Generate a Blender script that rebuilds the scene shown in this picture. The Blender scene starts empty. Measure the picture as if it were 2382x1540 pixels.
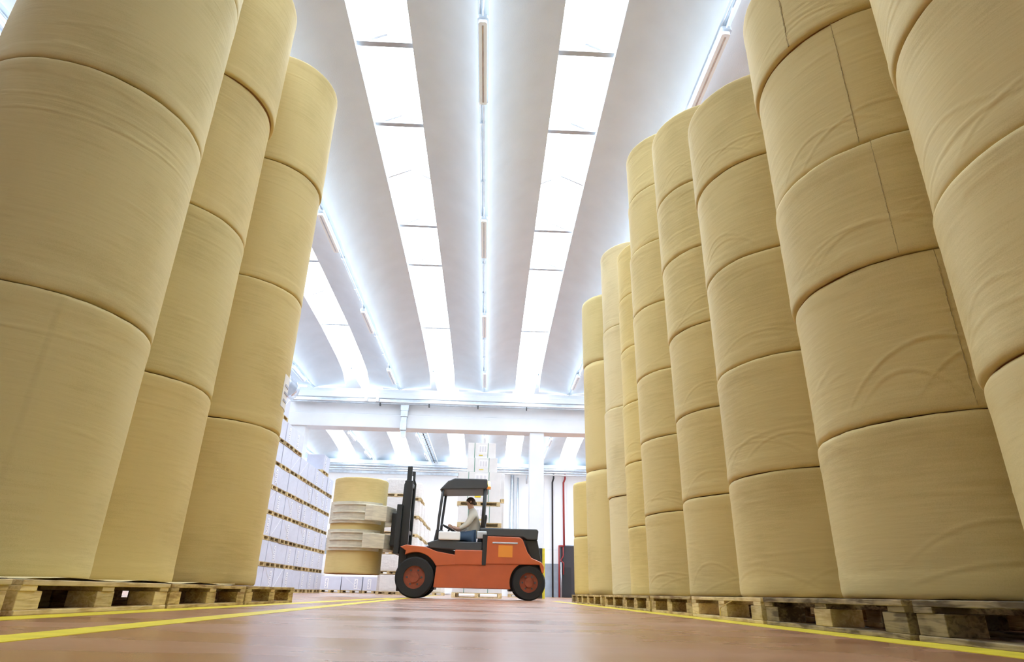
import bpy, math, random
import numpy as np
from mathutils import Vector, Matrix
C = bpy.context.scene.collection
SC = bpy.context.scene
PI = math.pi
rnd = random.Random(7)
ORD = ['zeroth','first','second','third','fourth','fifth','sixth','seventh','eighth','ninth','tenth']

# ---------------------------------------------------------------- camera
CAM_H = 0.118
cam_d = bpy.data.cameras.new('camera'); cam = bpy.data.objects.new('camera', cam_d); C.objects.link(cam)
M = [[0.9990084996290715, -0.035057291798830034, -0.02744091763413068],
     [-0.038929847026931884, -0.38886931700617294, -0.92047005453823],
     [0.021598256395624685, 0.9206256788635022, -0.3898485279410256]]
cam.matrix_world = Matrix.Translation((0, 0, CAM_H)) @ Matrix(M).to_4x4()
cam_d.sensor_width = 36.0
cam_d.lens = 1444.0/2382.0*36.0
cam_d.clip_start = 0.02; cam_d.clip_end = 300
SC.camera = cam

# ---------------------------------------------------------------- materials
def mat(name, col, rough=0.6, metal=0.0, noise=None, bump=None, spec=None, coat=None):
    """noise=(scale, amount, stretch xyz); bump=(scale, strength, distance)"""
    m = bpy.data.materials.new(name); m.use_nodes = True
    nt = m.node_tree; N = nt.nodes; L = nt.links
    b = N['Principled BSDF']
    b.inputs['Base Color'].default_value = (*col, 1)
    b.inputs['Roughness'].default_value = rough
    b.inputs['Metallic'].default_value = metal
    if spec is not None: b.inputs['Specular IOR Level'].default_value = spec
    if coat: b.inputs['Coat Weight'].default_value = coat
    tc = N.new('ShaderNodeTexCoord')
    if noise:
        sc, amt, st = noise
        mp = N.new('ShaderNodeMapping'); mp.inputs['Scale'].default_value = st
        L.new(tc.outputs['Object'], mp.inputs['Vector'])
        n = N.new('ShaderNodeTexNoise'); n.inputs['Scale'].default_value = sc; n.inputs['Detail'].default_value = 5
        L.new(mp.outputs['Vector'], n.inputs['Vector'])
        r = N.new('ShaderNodeValToRGB')
        r.color_ramp.elements[0].position = 0.3; r.color_ramp.elements[1].position = 0.7
        r.color_ramp.elements[0].color = (*[max(0, c*(1-amt)) for c in col], 1)
        r.color_ramp.elements[1].color = (*[min(1, c*(1+amt)) for c in col], 1)
        L.new(n.outputs['Fac'], r.inputs['Fac']); L.new(r.outputs['Color'], b.inputs['Base Color'])
    if bump:
        sc, s, d = bump
        n = N.new('ShaderNodeTexNoise'); n.inputs['Scale'].default_value = sc; n.inputs['Detail'].default_value = 4
        L.new(tc.outputs['Object'], n.inputs['Vector'])
        bp = N.new('ShaderNodeBump'); bp.inputs['Strength'].default_value = s; bp.inputs['Distance'].default_value = d
        L.new(n.outputs['Fac'], bp.inputs['Height']); L.new(bp.outputs['Normal'], b.inputs['Normal'])
    return m

def kraft(name, col):
    m = mat(name, col, 0.62)
    nt = m.node_tree; N = nt.nodes; L = nt.links; b = N['Principled BSDF']
    tc = N['Texture Coordinate']
    oi = N.new('ShaderNodeObjectInfo')
    add = N.new('ShaderNodeVectorMath'); add.operation = 'MULTIPLY_ADD'
    add.inputs[1].default_value = (1, 1, 1)
    cmb = N.new('ShaderNodeCombineXYZ')
    mu = N.new('ShaderNodeMath'); mu.operation = 'MULTIPLY'; mu.inputs[1].default_value = 37.0
    L.new(oi.outputs['Random'], mu.inputs[0])
    for i in range(3): L.new(mu.outputs[0], cmb.inputs[i])
    L.new(tc.outputs['Object'], add.inputs[0]); L.new(cmb.outputs[0], add.inputs[2])
    # horizontal fibre streaks, large blotches
    mp = N.new('ShaderNodeMapping'); mp.inputs['Scale'].default_value = (2.2, 2.2, 30)
    L.new(add.outputs[0], mp.inputs['Vector'])
    n1 = N.new('ShaderNodeTexNoise'); n1.inputs['Scale'].default_value = 2.0; n1.inputs['Detail'].default_value = 8
    L.new(mp.outputs[0], n1.inputs['Vector'])
    n2 = N.new('ShaderNodeTexNoise'); n2.inputs['Scale'].default_value = 1.6; n2.inputs['Detail'].default_value = 3
    L.new(add.outputs[0], n2.inputs['Vector'])
    n3 = N.new('ShaderNodeTexNoise'); n3.inputs['Scale'].default_value = 260; n3.inputs['Detail'].default_value = 2
    L.new(add.outputs[0], n3.inputs['Vector'])
    s1 = N.new('ShaderNodeMath'); s1.operation = 'MULTIPLY_ADD'; s1.inputs[1].default_value = 0.45
    L.new(n1.outputs['Fac'], s1.inputs[0]); L.new(n2.outputs['Fac'], s1.inputs[2])
    s2 = N.new('ShaderNodeMath'); s2.operation = 'MULTIPLY_ADD'; s2.inputs[1].default_value = 0.5
    L.new(n3.outputs['Fac'], s2.inputs[0]); L.new(s1.outputs[0], s2.inputs[2])
    r = N.new('ShaderNodeValToRGB')
    r.color_ramp.elements[0].position = 0.60; r.color_ramp.elements[1].position = 1.35
    r.color_ramp.elements[1].position = 1.0
    r.color_ramp.elements[0].color = (col[0]*0.86, col[1]*0.84, col[2]*0.78, 1)
    r.color_ramp.elements[1].color = (col[0]*1.08, col[1]*1.08, col[2]*1.1, 1)
    L.new(s2.outputs[0], r.inputs['Fac']); L.new(r.outputs['Color'], b.inputs['Base Color'])
    mp2 = N.new('ShaderNodeMapping'); mp2.inputs['Scale'].default_value = (1.5, 1.5, 14)
    L.new(add.outputs[0], mp2.inputs['Vector'])
    n4 = N.new('ShaderNodeTexNoise'); n4.inputs['Scale'].default_value = 3; n4.inputs['Detail'].default_value = 6
    L.new(mp2.outputs[0], n4.inputs['Vector'])
    bp = N.new('ShaderNodeBump'); bp.inputs['Strength'].default_value = 0.13; bp.inputs['Distance'].default_value = 0.01
    L.new(n4.outputs['Fac'], bp.inputs['Height']); L.new(bp.outputs['Normal'], b.inputs['Normal'])
    b.inputs['Specular IOR Level'].default_value = 0.25
    return m

K = [kraft('kraft_paper', (0.66, 0.535, 0.24)), kraft('kraft_paper_yellow', (0.69, 0.55, 0.215)),
     kraft('kraft_paper_pale', (0.71, 0.61, 0.34)), kraft('kraft_paper_green', (0.63, 0.53, 0.245))]
m_core = mat('roll_end_paper', (0.42, 0.22, 0.08), 0.8, noise=(8, 0.25, (1, 1, 1)))
m_conc = mat('painted_concrete', (0.69, 0.79, 0.87), 0.75, noise=(2, 0.03, (1, 1, 1)), bump=(60, 0.15, 0.01))
m_beam = mat('white_beam_paint', (0.80, 0.84, 0.87), 0.7, noise=(1.5, 0.03, (1, 1, 1)))
m_wall = mat('white_wall_panel', (0.84, 0.86, 0.87), 0.7, noise=(0.6, 0.03, (1, 1, 1)))
m_wains = mat('grey_blue_paint', (0.30, 0.34, 0.39), 0.6, noise=(3, 0.1, (1, 1, 1)))
m_galv = mat('galvanised_metal', (0.62, 0.68, 0.74), 0.35, 0.75, noise=(6, 0.12, (1, 1, 1)))
m_duct = mat('polished_duct', (0.78, 0.82, 0.90), 0.22, 0.9, noise=(1.2, 0.1, (1, 3, 1)))
m_tie = mat('skylight_bar_steel', (0.45, 0.50, 0.55), 0.4, 0.5)
m_white = mat('white_plastic', (0.85, 0.87, 0.88), 0.4)
m_dark = mat('dark_plastic', (0.02, 0.02, 0.022), 0.5)
m_yellow = mat('yellow_line_paint', (0.75, 0.62, 0.03), 0.5, noise=(9, 0.12, (1, 1, 1)))
m_lav = mat('lavender_wrap', (0.63, 0.65, 0.76), 0.38, noise=(3, 0.05, (1, 1, 1)), bump=(9, 0.3, 0.02))
m_wrap = mat('white_wrap', (0.78, 0.76, 0.73), 0.35, noise=(4, 0.08, (1, 1, 9)), bump=(12, 0.5, 0.03))
m_ream = mat('white_carton', (0.80, 0.80, 0.80), 0.55, noise=(4, 0.04, (1, 1, 1)))
m_green = mat('green_strap', (0.10, 0.30, 0.22), 0.5)
m_lab = mat('label_white', (0.88, 0.88, 0.90), 0.5)
m_labg = mat('label_print', (0.45, 0.47, 0.62), 0.5)
m_red = mat('red_pipe_paint', (0.35, 0.03, 0.03), 0.4)
m_black = mat('black_paint', (0.015, 0.015, 0.017), 0.45)
m_door = mat('dark_door_paint', (0.035, 0.03, 0.035), 0.6)
m_orange = mat('orange_truck_paint', (0.50, 0.105, 0.03), 0.36, noise=(3, 0.08, (1, 1, 1)), coat=0.4)
m_rim = mat('red_rim_paint', (0.26, 0.055, 0.025), 0.5, noise=(8, 0.3, (1, 1, 1)))
m_orange2 = mat('amber_sticker', (0.75, 0.28, 0.04), 0.4)
m_blackm = mat('black_truck_metal', (0.022, 0.024, 0.025), 0.38)
m_greym = mat('dark_grey_plastic', (0.05, 0.055, 0.06), 0.45)
m_rubber = mat('tyre_rubber', (0.012, 0.012, 0.012), 0.75)
m_clamp = mat('clamp_metal', (0.66, 0.62, 0.50), 0.45, 0.3, noise=(5, 0.15, (1, 1, 6)))
m_seat = mat('black_vinyl', (0.02, 0.02, 0.022), 0.5)
m_skin = mat('skin', (0.62, 0.38, 0.27), 0.55)
m_shirt = mat('beige_shirt', (0.62, 0.56, 0.42), 0.85)
m_vest = mat('pale_jacket', (0.66, 0.62, 0.52), 0.85)
m_jeans = mat('blue_denim', (0.07, 0.12, 0.20), 0.85)
m_hair = mat('brown_hair', (0.06, 0.035, 0.02), 0.7)
m_shoe = mat('black_shoe', (0.02, 0.02, 0.02), 0.6)

def wood(name, col, dark):
    m = mat(name, col, 0.75)
    nt = m.node_tree; N = nt.nodes; L = nt.links; b = N['Principled BSDF']; tc = N['Texture Coordinate']
    oi = N.new('ShaderNodeObjectInfo'); mu = N.new('ShaderNodeMath'); mu.operation = 'MULTIPLY'; mu.inputs[1].default_value = 50
    L.new(oi.outputs['Random'], mu.inputs[0])
    cmb = N.new('ShaderNodeCombineXYZ')
    for i in range(3): L.new(mu.outputs[0], cmb.inputs[i])
    ad = N.new('ShaderNodeVectorMath'); ad.operation = 'ADD'
    L.new(tc.outputs['Object'], ad.inputs[0]); L.new(cmb.outputs[0], ad.inputs[1])
    mp = N.new('ShaderNodeMapping'); mp.inputs['Scale'].default_value = (20, 2.5, 26)
    L.new(ad.outputs[0], mp.inputs['Vector'])
    n = N.new('ShaderNodeTexNoise'); n.inputs['Scale'].default_value = 2.2; n.inputs['Detail'].default_value = 8; n.inputs['Distortion'].default_value = 0.8
    L.new(mp.outputs[0], n.inputs['Vector'])
    n2 = N.new('ShaderNodeTexNoise'); n2.inputs['Scale'].default_value = 7; n2.inputs['Detail'].default_value = 4
    L.new(ad.outputs[0], n2.inputs['Vector'])
    mx = N.new('ShaderNodeMath'); mx.operation = 'ADD'
    L.new(n.outputs['Fac'], mx.inputs[0]); L.new(n2.outputs['Fac'], mx.inputs[1])
    r = N.new('ShaderNodeValToRGB'); r.color_ramp.elements[0].position = 0.75; r.color_ramp.elements[1].position = 1.0
    hf = N.new('ShaderNodeMath'); hf.operation = 'MULTIPLY'; hf.inputs[1].default_value = 0.9
    L.new(mx.outputs[0], hf.inputs[0])
    r.color_ramp.elements[0].color = (*dark, 1); r.color_ramp.elements[1].color = (*col, 1)
    # each piece of timber a little lighter or darker
    hs = N.new('ShaderNodeHueSaturation'); va = N.new('ShaderNodeMath'); va.operation = 'MULTIPLY_ADD'
    va.inputs[1].default_value = 0.45; va.inputs[2].default_value = 0.78
    L.new(oi.outputs['Random'], va.inputs[0]); L.new(va.outputs[0], hs.inputs['Value'])
    L.new(hf.outputs[0], r.inputs['Fac']); L.new(r.outputs['Color'], hs.inputs['Color'])
    L.new(hs.outputs['Color'], b.inputs['Base Color'])
    bp = N.new('ShaderNodeBump'); bp.inputs['Strength'].default_value = 0.5; bp.inputs['Distance'].default_value = 0.006
    L.new(n.outputs['Fac'], bp.inputs['Height']); L.new(bp.outputs['Normal'], b.inputs['Normal'])
    return m
W_new = wood('pallet_pine', (0.72, 0.58, 0.32), (0.50, 0.36, 0.16))
W_mid = wood('pallet_pine_worn', (0.60, 0.46, 0.22), (0.30, 0.19, 0.07))
W_old = wood('pallet_pine_grey', (0.36, 0.28, 0.155), (0.10, 0.065, 0.028))

def floor_mat():
    m = mat('red_floor_paint', (0.36, 0.17, 0.10), 0.3)
    nt = m.node_tree; N = nt.nodes; L = nt.links; b = N['Principled BSDF']; tc = N['Texture Coordinate']
    n = N.new('ShaderNodeTexNoise'); n.inputs['Scale'].default_value = 1.1; n.inputs['Detail'].default_value = 6
    mp = N.new('ShaderNodeMapping'); mp.inputs['Scale'].default_value = (0.6, 1.6, 1)
    L.new(tc.outputs['Object'], mp.inputs['Vector']); L.new(mp.outputs[0], n.inputs['Vector'])
    r = N.new('ShaderNodeValToRGB'); r.color_ramp.elements[0].position = 0.35; r.color_ramp.elements[1].position = 0.68
    r.color_ramp.elements[0].color = (0.31, 0.135, 0.068, 1); r.color_ramp.elements[1].color = (0.41, 0.22, 0.14, 1)
    L.new(n.outputs['Fac'], r.inputs['Fac'])
    v = N.new('ShaderNodeTexVoronoi'); v.inputs['Scale'].default_value = 17
    L.new(tc.outputs['Object'], v.inputs['Vector'])
    lt = N.new('ShaderNodeMath'); lt.operation = 'LESS_THAN'; lt.inputs[1].default_value = 0.045
    L.new(v.outputs['Distance'], lt.inputs[0])
    mx = N.new('ShaderNodeMix'); mx.data_type = 'RGBA'
    L.new(lt.outputs[0], mx.inputs['Factor']); L.new(r.outputs['Color'], mx.inputs[6]); mx.inputs[7].default_value = (0.5, 0.36, 0.26, 1)
    L.new(mx.outputs[2], b.inputs['Base Color'])
    rr = N.new('ShaderNodeMapRange'); rr.inputs['From Min'].default_value = 0.35; rr.inputs['From Max'].default_value = 0.7
    rr.inputs['To Min'].default_value = 0.2; rr.inputs['To Max'].default_value = 0.42
    L.new(n.outputs['Fac'], rr.inputs['Value']); L.new(rr.outputs[0], b.inputs['Roughness'])
    n2 = N.new('ShaderNodeTexNoise'); n2.inputs['Scale'].default_value = 3.5; n2.inputs['Detail'].default_value = 3
    L.new(mp.outputs[0], n2.inputs['Vector'])
    bp = N.new('ShaderNodeBump'); bp.inputs['Strength'].default_value = 0.1; bp.inputs['Distance'].default_value = 0.01
    L.new(n2.outputs['Fac'], bp.inputs['Height']); L.new(bp.outputs['Normal'], b.inputs['Normal'])
    return m
m_floor = floor_mat()

def pane_mat():
    m = bpy.data.materials.new('clear_polycarbonate'); m.use_nodes = True
    nt = m.node_tree; N = nt.nodes; L = nt.links
    N.remove(N['Principled BSDF'])
    t = N.new('ShaderNodeBsdfTransparent'); t.inputs['Color'].default_value = (0.96, 0.98, 1, 1)
    g = N.new('ShaderNodeBsdfGlossy'); g.inputs['Roughness'].default_value = 0.2
    mx = N.new('ShaderNodeMixShader'); mx.inputs[0].default_value = 0.04
    L.new(t.outputs[0], mx.inputs[1]); L.new(g.outputs[0], mx.inputs[2]); L.new(mx.outputs[0], N['Material Output'].inputs['Surface'])
    return m
m_pane = pane_mat()
def emis(name, col, s):
    m = mat(name, col, 0.4); b = m.node_tree.nodes['Principled BSDF']
    b.inputs['Emission Color'].default_value = (*col, 1); b.inputs['Emission Strength'].default_value = s
    return m
m_tube = emis('lamp_diffuser', (0.74, 0.84, 0.95), 0.25)
m_beacon = emis('beacon_glow', (0.95, 0.9, 0.25), 2.5)

# ---------------------------------------------------------------- mesh helpers
class MB:
    def __init__(s): s.v = []; s.f = []; s.m = []
    def box(s, x0, x1, y0, y1, z0, z1, mi=0, taper=None):
        i = len(s.v)
        s.v += [(x0,y0,z0),(x1,y0,z0),(x1,y1,z0),(x0,y1,z0),(x0,y0,z1),(x1,y0,z1),(x1,y1,z1),(x0,y1,z1)]
        s.f += [(i,i+3,i+2,i+1),(i+4,i+5,i+6,i+7),(i,i+1,i+5,i+4),(i+1,i+2,i+6,i+5),(i+2,i+3,i+7,i+6),(i+3,i,i+4,i+7)]
        s.m += [mi]*6; return s
    def prism(s, poly, y0, y1, mi=0, axis='y'):
        """poly: list of (a,b) counter-clockwise; extruded along axis"""
        i = len(s.v); n = len(poly)
        for y in (y0, y1):
            for a, b in poly:
                s.v.append((a, y, b) if axis == 'y' else ((y, a, b) if axis == 'x' else (a, b, y)))
        s.f.append(tuple(range(i, i+n))); s.f.append(tuple(range(i+2*n-1, i+n-1, -1)))
        for k in range(n):
            k2 = (k+1) % n
            s.f.append((i+k, i+n+k, i+n+k2, i+k2))
        s.m += [mi]*(n+2); return s
    def tube(s, pts, r, n=10, mi=0, cap=True):
        i0 = len(s.v); pts = [Vector(p) for p in pts]
        rs = r if isinstance(r, (list, tuple)) else [r]*len(pts)
        up0 = None
        for k, p in enumerate(pts):
            if k == 0: d = pts[1]-pts[0]
            elif k == len(pts)-1: d = pts[-1]-pts[-2]
            else: d = (pts[k+1]-pts[k]).normalized() + (pts[k]-pts[k-1]).normalized()
            d.normalize()
            if up0 is None:
                a = Vector((0,0,1)) if abs(d.z) < 0.9 else Vector((1,0,0))
                up0 = (a - d*a.dot(d)).normalized()
            else: up0 = (up0 - d*up0.dot(d)).normalized()
            w = d.cross(up0)
            for j in range(n):
                t = 2*PI*j/n; s.v.append(tuple(p + (up0*math.cos(t)+w*math.sin(t))*rs[k]))
        for k in range(len(pts)-1):
            for j in range(n):
                a = i0+k*n+j; b = i0+k*n+(j+1) % n
                s.f.append((a, b, b+n, a+n)); s.m.append(mi)
        if cap:
            s.f.append(tuple(range(i0+n-1, i0-1, -1))); e = i0+(len(pts)-1)*n
            s.f.append(tuple(range(e, e+n))); s.m += [mi, mi]
        return s
    def build(s, name, mats, parent=None, bevel=0, smooth=False, loc=None, seg=2):
        me = bpy.data.meshes.new(name); me.from_pydata(s.v, [], s.f); me.validate()
        ms = mats if isinstance(mats, (list, tuple)) else [mats]
        for m in ms: me.materials.append(m)
        if len(ms) > 1 and len(me.polygons) == len(s.m): me.polygons.foreach_set('material_index', s.m)
        if smooth: me.polygons.foreach_set('use_smooth', [True]*len(me.polygons))
        me.update()
        import bmesh
        bm = bmesh.new(); bm.from_mesh(me); bmesh.ops.recalc_face_normals(bm, faces=bm.faces); bm.to_mesh(me); bm.free()
        o = bpy.data.objects.new(name, me); C.objects.link(o)
        if parent is not None: o.parent = parent
        if loc: o.location = loc
        if bevel:
            b = o.modifiers.new('b', 'BEVEL'); b.width = bevel; b.segments = seg; b.limit_method = 'ANGLE'
            b.harden_normals = False
        return o

def empty(name, loc=(0,0,0), rz=0):
    o = bpy.data.objects.new(name, None); C.objects.link(o); o.location = loc; o.rotation_euler = (0,0,rz)
    o.empty_display_size = 0.1
    return o
def tag(o, label, cat, group=None):
    o['label'] = label; o['category'] = cat
    if group: o['group'] = group
    return o
def struct(o): o['kind'] = 'structure'; return o
def dup(o, parent=None):
    c = o.copy(); C.objects.link(c)
    if parent is not None: c.parent = parent
    for ch in list(o.children): dup(ch, c)
    return c

# ---------------------------------------------------------------- shell
X0 = -0.28; MOD = 3.02; YN = -9.0; YB1 = 21.3; YB2 = 21.9; YW = 34.7
struct(MB().box(-17, 17, -14, 36, -0.15, 0).build('floor', m_floor))
PU = [0, .07, .085, .12, .17, .25, .35, .48, .65, .85, 1.085]
PZ = [0, 0, .05, .17, .28, .39, .49, .59, .69, .77, .83]
ZR = 6.72
def sfac(y):
    ks = [(-20,1),(12,1),(14,.96),(17.4,.84),(19.5,.66),(20.6,.5),(21.3,.10)] if y < 21.6 else [(21.8,1),(29,1),(32,.78),(33.6,.55),(34.1,.45),(34.7,.10)]
    for (a, p), (b, q) in zip(ks, ks[1:]):
        if a <= y <= b: return p+(q-p)*(y-a)/(b-a)
    return 1
def zat(u, y): return ZR + sfac(y)*float(np.interp(abs(u), PU, PZ))
YS1 = [YN] + [YN+i*2 for i in range(1, 10)] + [12, 13, 14, 15, 16, 17.4, 18.5, 19.5, 20.1, 20.5, 20.65, 20.75, 21.0, 21.3]
YS2 = [21.9, 24, 26, 28, 29, 30, 31, 32, 33, 33.6, 33.9, 34.0, 34.1, 34.3, 34.7]
def ceiling_element(xj, ys, um, name):
    us = sorted(set([-u for u in PU] + PU))
    v = []; f = []; n = len(us)
    for off in (0, 0.09):
        for y in ys:
            for u in us: v.append((xj+u, y, zat(u, y)+off))
    B = len(ys)*n
    for k in range(len(ys)-1):
        for j in range(n-1):
            a = k*n+j
            f.append((a, a+n, a+n+1, a+1)); f.append((B+a, B+a+1, B+a+n+1, B+a+n))
    for k in range(len(ys)-1):
        a = k*n; f.append((a, B+a, B+a+n, a+n)); a = k*n+n-1; f.append((a, a+n, B+a+n, B+a))
    for j in range(n-1):
        f.append((j, j+1, B+j+1, B+j)); a = (len(ys)-1)*n+j; f.append((a, B+a, B+a+1, a+1))
    mb = MB(); mb.v = v; mb.f = f; mb.m = [0]*len(f)
    o = mb.build(name, m_conc, smooth=True)
    e = o.modifiers.new('e', 'EDGE_SPLIT'); e.split_angle = math.radians(38)
    return struct(o)
def skylight(xa, xb, ys, n, bars):
    root = struct(empty('window_%d' % n, ((xa+xb)/2, ys[0], ZR)))
    ox, oy, oz = root.location; w = (xb-xa)/2
    cv, cf, pv, pf = [], [], [], []
    for y in ys:
        z = zat(1.085, y); h = .17*min(1, max(.15, (sfac(y)-.1)/.5))
        pv += [(-w-.04, y-oy, z+h+.002-oz), (0, y-oy, z+h*2.3-oz), (w+.04, y-oy, z+h+.002-oz)]
    for k in range(len(ys)-1):
        a = k*3; pf += [(a, a+3, a+4, a+1), (a+1, a+4, a+5, a+2)]
    pm = MB(); pm.v = pv; pm.f = pf; pm.m = [0]*len(pf)
    p = pm.build('pane', m_pane, root)
    fm = MB()
    for s in (-1, 1):
        for k in range(len(ys)-1):
            i = len(fm.v)
            for y in (ys[k], ys[k+1]):
                z = zat(1.085, y); h = .17*min(1, max(.15, (sfac(y)-.1)/.5))
                fm.v += [(s*(w+.006), y-oy, z+.02-oz), (s*(w+.05), y-oy, z+.02-oz), (s*(w+.05), y-oy, z+h-oz), (s*(w+.006), y-oy, z+h-oz)]
            for j in range(4):
                j2 = (j+1) % 4; fm.f.append((i+j, i+j2, i+4+j2, i+4+j)); fm.m.append(0)
    fm.build('frame', m_beam, root)
    for (y, kind) in bars:
        z = zat(1.085, y)+.15-oz
        if kind == 't': MB().box(-w, w, y-oy-.045, y-oy+.045, z-.03, z).build('tie_bar', m_tie, root)
        mb = MB()
        for s in (-1, 1):
            mb.prism([(0, z+.17), (s*w, z-.03), (s*w, z), (0, z+.20)], y-oy-.02, y-oy+.02)
        mb.build('rafter', m_galv, root)
    return root
bars1 = [(6.98,'t'),(8.72,'t'),(10.25,'c'),(12.0,'t'),(13.75,'t'),(15.7,'c'),(17.5,'t'),(3.3,'t'),(5.0,'c')]
nwin = 0
for k in range(-5, 6):
    xj = X0+MOD*k
    ceiling_element(xj, YS1, 1, 'ceiling'); ceiling_element(xj, YS2, 1, 'ceiling')
    if k < 5:
        nwin += 1; skylight(xj+1.085, xj+MOD-1.085, [y for y in YS1 if 1.0 <= y <= 20.76], nwin, bars1 if -3 <= k <= 2 else [])
        nwin += 1; skylight(xj+1.085, xj+MOD-1.085, [y for y in YS2 if y <= 34.15], nwin, [])

for k in range(-5, 5):  # unseen closed roof strips, added to cut skylight from behind the camera
    xa = X0+MOD*k+1.085; struct(MB().box(xa, xa+.85, YN, 1.0, ZR+.83, ZR+.92).build('ceiling', m_conc))

def beam(y0, y1, name):
    m = MB()
    m.box(-16, 16, y0, y1, 5.80, 6.36)                      # web
    m.box(-16, 16, y0-.04, y1+.04, 5.33, 5.80)              # lower flange
    m.box(-16, 16, y0-.14, y1+.14, 6.36, 6.56)
    m.box(-16, 16, y0-.05, y1+.05, 6.56, 6.72)
    return struct(m.build(name, m_beam, bevel=.02))
beam(21.34, 21.86, 'beam')
MB_ = MB().box(-16, 16, 34.30, 34.7, 6.50, 6.72); struct(MB_.build('beam', m_beam, bevel=.02))
for x0 in (1.35, -6.93, 9.63):
    struct(MB().box(x0, x0+.49, 21.35, 21.85, 0, 5.33).build('column', m_beam, bevel=.012))
# walls
w = MB()
xs = [-17+1.25*i for i in range(28)]
for a, b in zip(xs, xs[1:]): w.box(a+.006, b-.006, 34.7, 34.85, 0, 7.7)
w.box(-17, 17, 34.72, 34.9, 0, 7.7)
struct(w.build('wall_back', m_wall))
struct(MB().box(-17, 17, -9.3, -9.1, 0, 7.7).build('wall_front', m_wall))
struct(MB().box(1.95, 17, 34.685, 34.7, 0, 1.62).build('trim_1', m_wains))
struct(MB().box(-17, 17, 34.69, 34.7, 2.3, 2.315).build('trim_2', m_galv))
for s, nm in ((-1, 'wall_left'), (1, 'wall_right')):
    struct(MB().box(s*16.9-.1, s*16.9+.1, -9.2, 34.7, 0, 7.7).build(nm, m_wall))
struct(MB().box(-9.0, -1.75, 34.62, 34.7, 6.02, 6.16).build('trim_3', m_galv))
d = struct(MB().box(-9.0, -1.8, 34.64, 34.69, .05, 6.02).build('door_1', m_wall))
dr = struct(MB().box(3.86, 5.6, 34.66, 34.70, 0, 2.52).build('door_2', m_door))
MB().box(3.98, 4.42, 34.64, 34.66, 0.02, 1.45).build('inner_leaf', m_black, dr)
MB().box(3.82, 3.86, 34.64, 34.70, 0, 2.56).box(3.82, 5.6, 34.64, 34.70, 2.52, 2.56).build('door_frame', m_wains, dr)
# floor lines
def line(xa, xb, ya, yb, n, xa2=None, xb2=None):
    xa2 = xa if xa2 is None else xa2; xb2 = xb if xb2 is None else xb2
    mb = MB(); mb.v = [(xa,ya,.0015),(xb,ya,.0015),(xb2,yb,.0015),(xa2,yb,.0015),(xa,ya,0),(xb,ya,0),(xb2,yb,0),(xa2,yb,0)]
    mb.f = [(0,1,2,3),(4,7,6,5),(0,4,5,1),(1,5,6,2),(2,6,7,3),(3,7,4,0)]; mb.m = [0]*6
    o = mb.build('floor_line', m_yellow); return struct(o)
line(-1.76, -1.60, -6, 12.5, 1)
line(-.86, -.74, -6, 14.5, 2, -1.62, -1.49)
line(1.30, 1.46, -6, 13.5, 3)
line(-1.68, -1.56, 16.0, 30, 4, -2.0, -1.88)
line(-9, 9, 30.6, 30.75, 5)

# ---------------------------------------------------------------- ceiling services
def area(name, loc, sx, sy, energy, rot=(0,0,0), col=(1,1,1)):
    l = bpy.data.lights.new(name, 'AREA'); l.shape = 'RECTANGLE'; l.size = sx; l.size_y = sy; l.energy = energy; l.color = col
    o = bpy.data.objects.new(name, l); C.objects.link(o); o.location = loc; o.rotation_euler = rot
    return o


rod_n = 0
def roof_services(k):
    global rod_n
    xj = X0+MOD*k
    for (ya, yb) in ((-6, 21.2), (22.0, 34.4)):
        m = MB().box(xj-.012, xj+.012, ya, yb, ZR-.05, ZR-.02)
        m.tube([(xj-.045, ya, ZR-.02), (xj-.045, yb, ZR-.02)], .010, 6)
        for y in np.arange(ya+.4, yb, 1.45): m.box(xj-.06, xj+.02, y, y+.04, ZR-.055, ZR)
        o = m.build('lighting_conduit', m_galv)
        side = 'over the aisle' if k == 0 else ('%s joint towards the double yellow lines' % ORD[-k] if k < 0 else '%s joint towards the long row' % ORD[k])
        tag(o, 'thin metal conduit along roof, %s, %s' % (side, 'front bay' if ya < 0 else 'bay beyond the beam'), 'conduit', 'conduits under the roof joints')
def lamp_proto():
    r = empty('strip_light')
    L = .72; W = .068
    def rr(w, l, n=5):
        pts = []
        for cx, cy, a0 in ((w-.03, l-.03, 0), (-w+.03, l-.03, 90), (-w+.03, -l+.03, 180), (w-.03, -l+.03, 270)):
            for i in range(n+1):
                a = math.radians(a0+90*i/n); pts.append((cx+.03*math.cos(a), cy+.03*math.sin(a)))
        return pts
    MB().prism(rr(W, L), .05, .105, axis='z').build('housing', m_tie, r)
    MB().prism(rr(W*.78, L*.965), .0, .05, axis='z').build('diffuser', m_tube, r)
    MB().box(-.012, .012, -L*.9, L*.9, -.004, .0).build('reflector', m_greym if False else m_galv, r)
    MB().box(-.02, .02, -.5, -.46, .105, .207).box(-.02, .02, .46, .5, .105, .207).build('bracket', m_galv, r)
    MB().tube([(0, -L+.02, .08), (0, -L-.06, .09), (.01, -L-.14, .15), (0, -L-.22, .155)], .008, 6).build('cable', m_white, r)
    return r
UP = 1.3
lp = lamp_proto(); first = True
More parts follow.
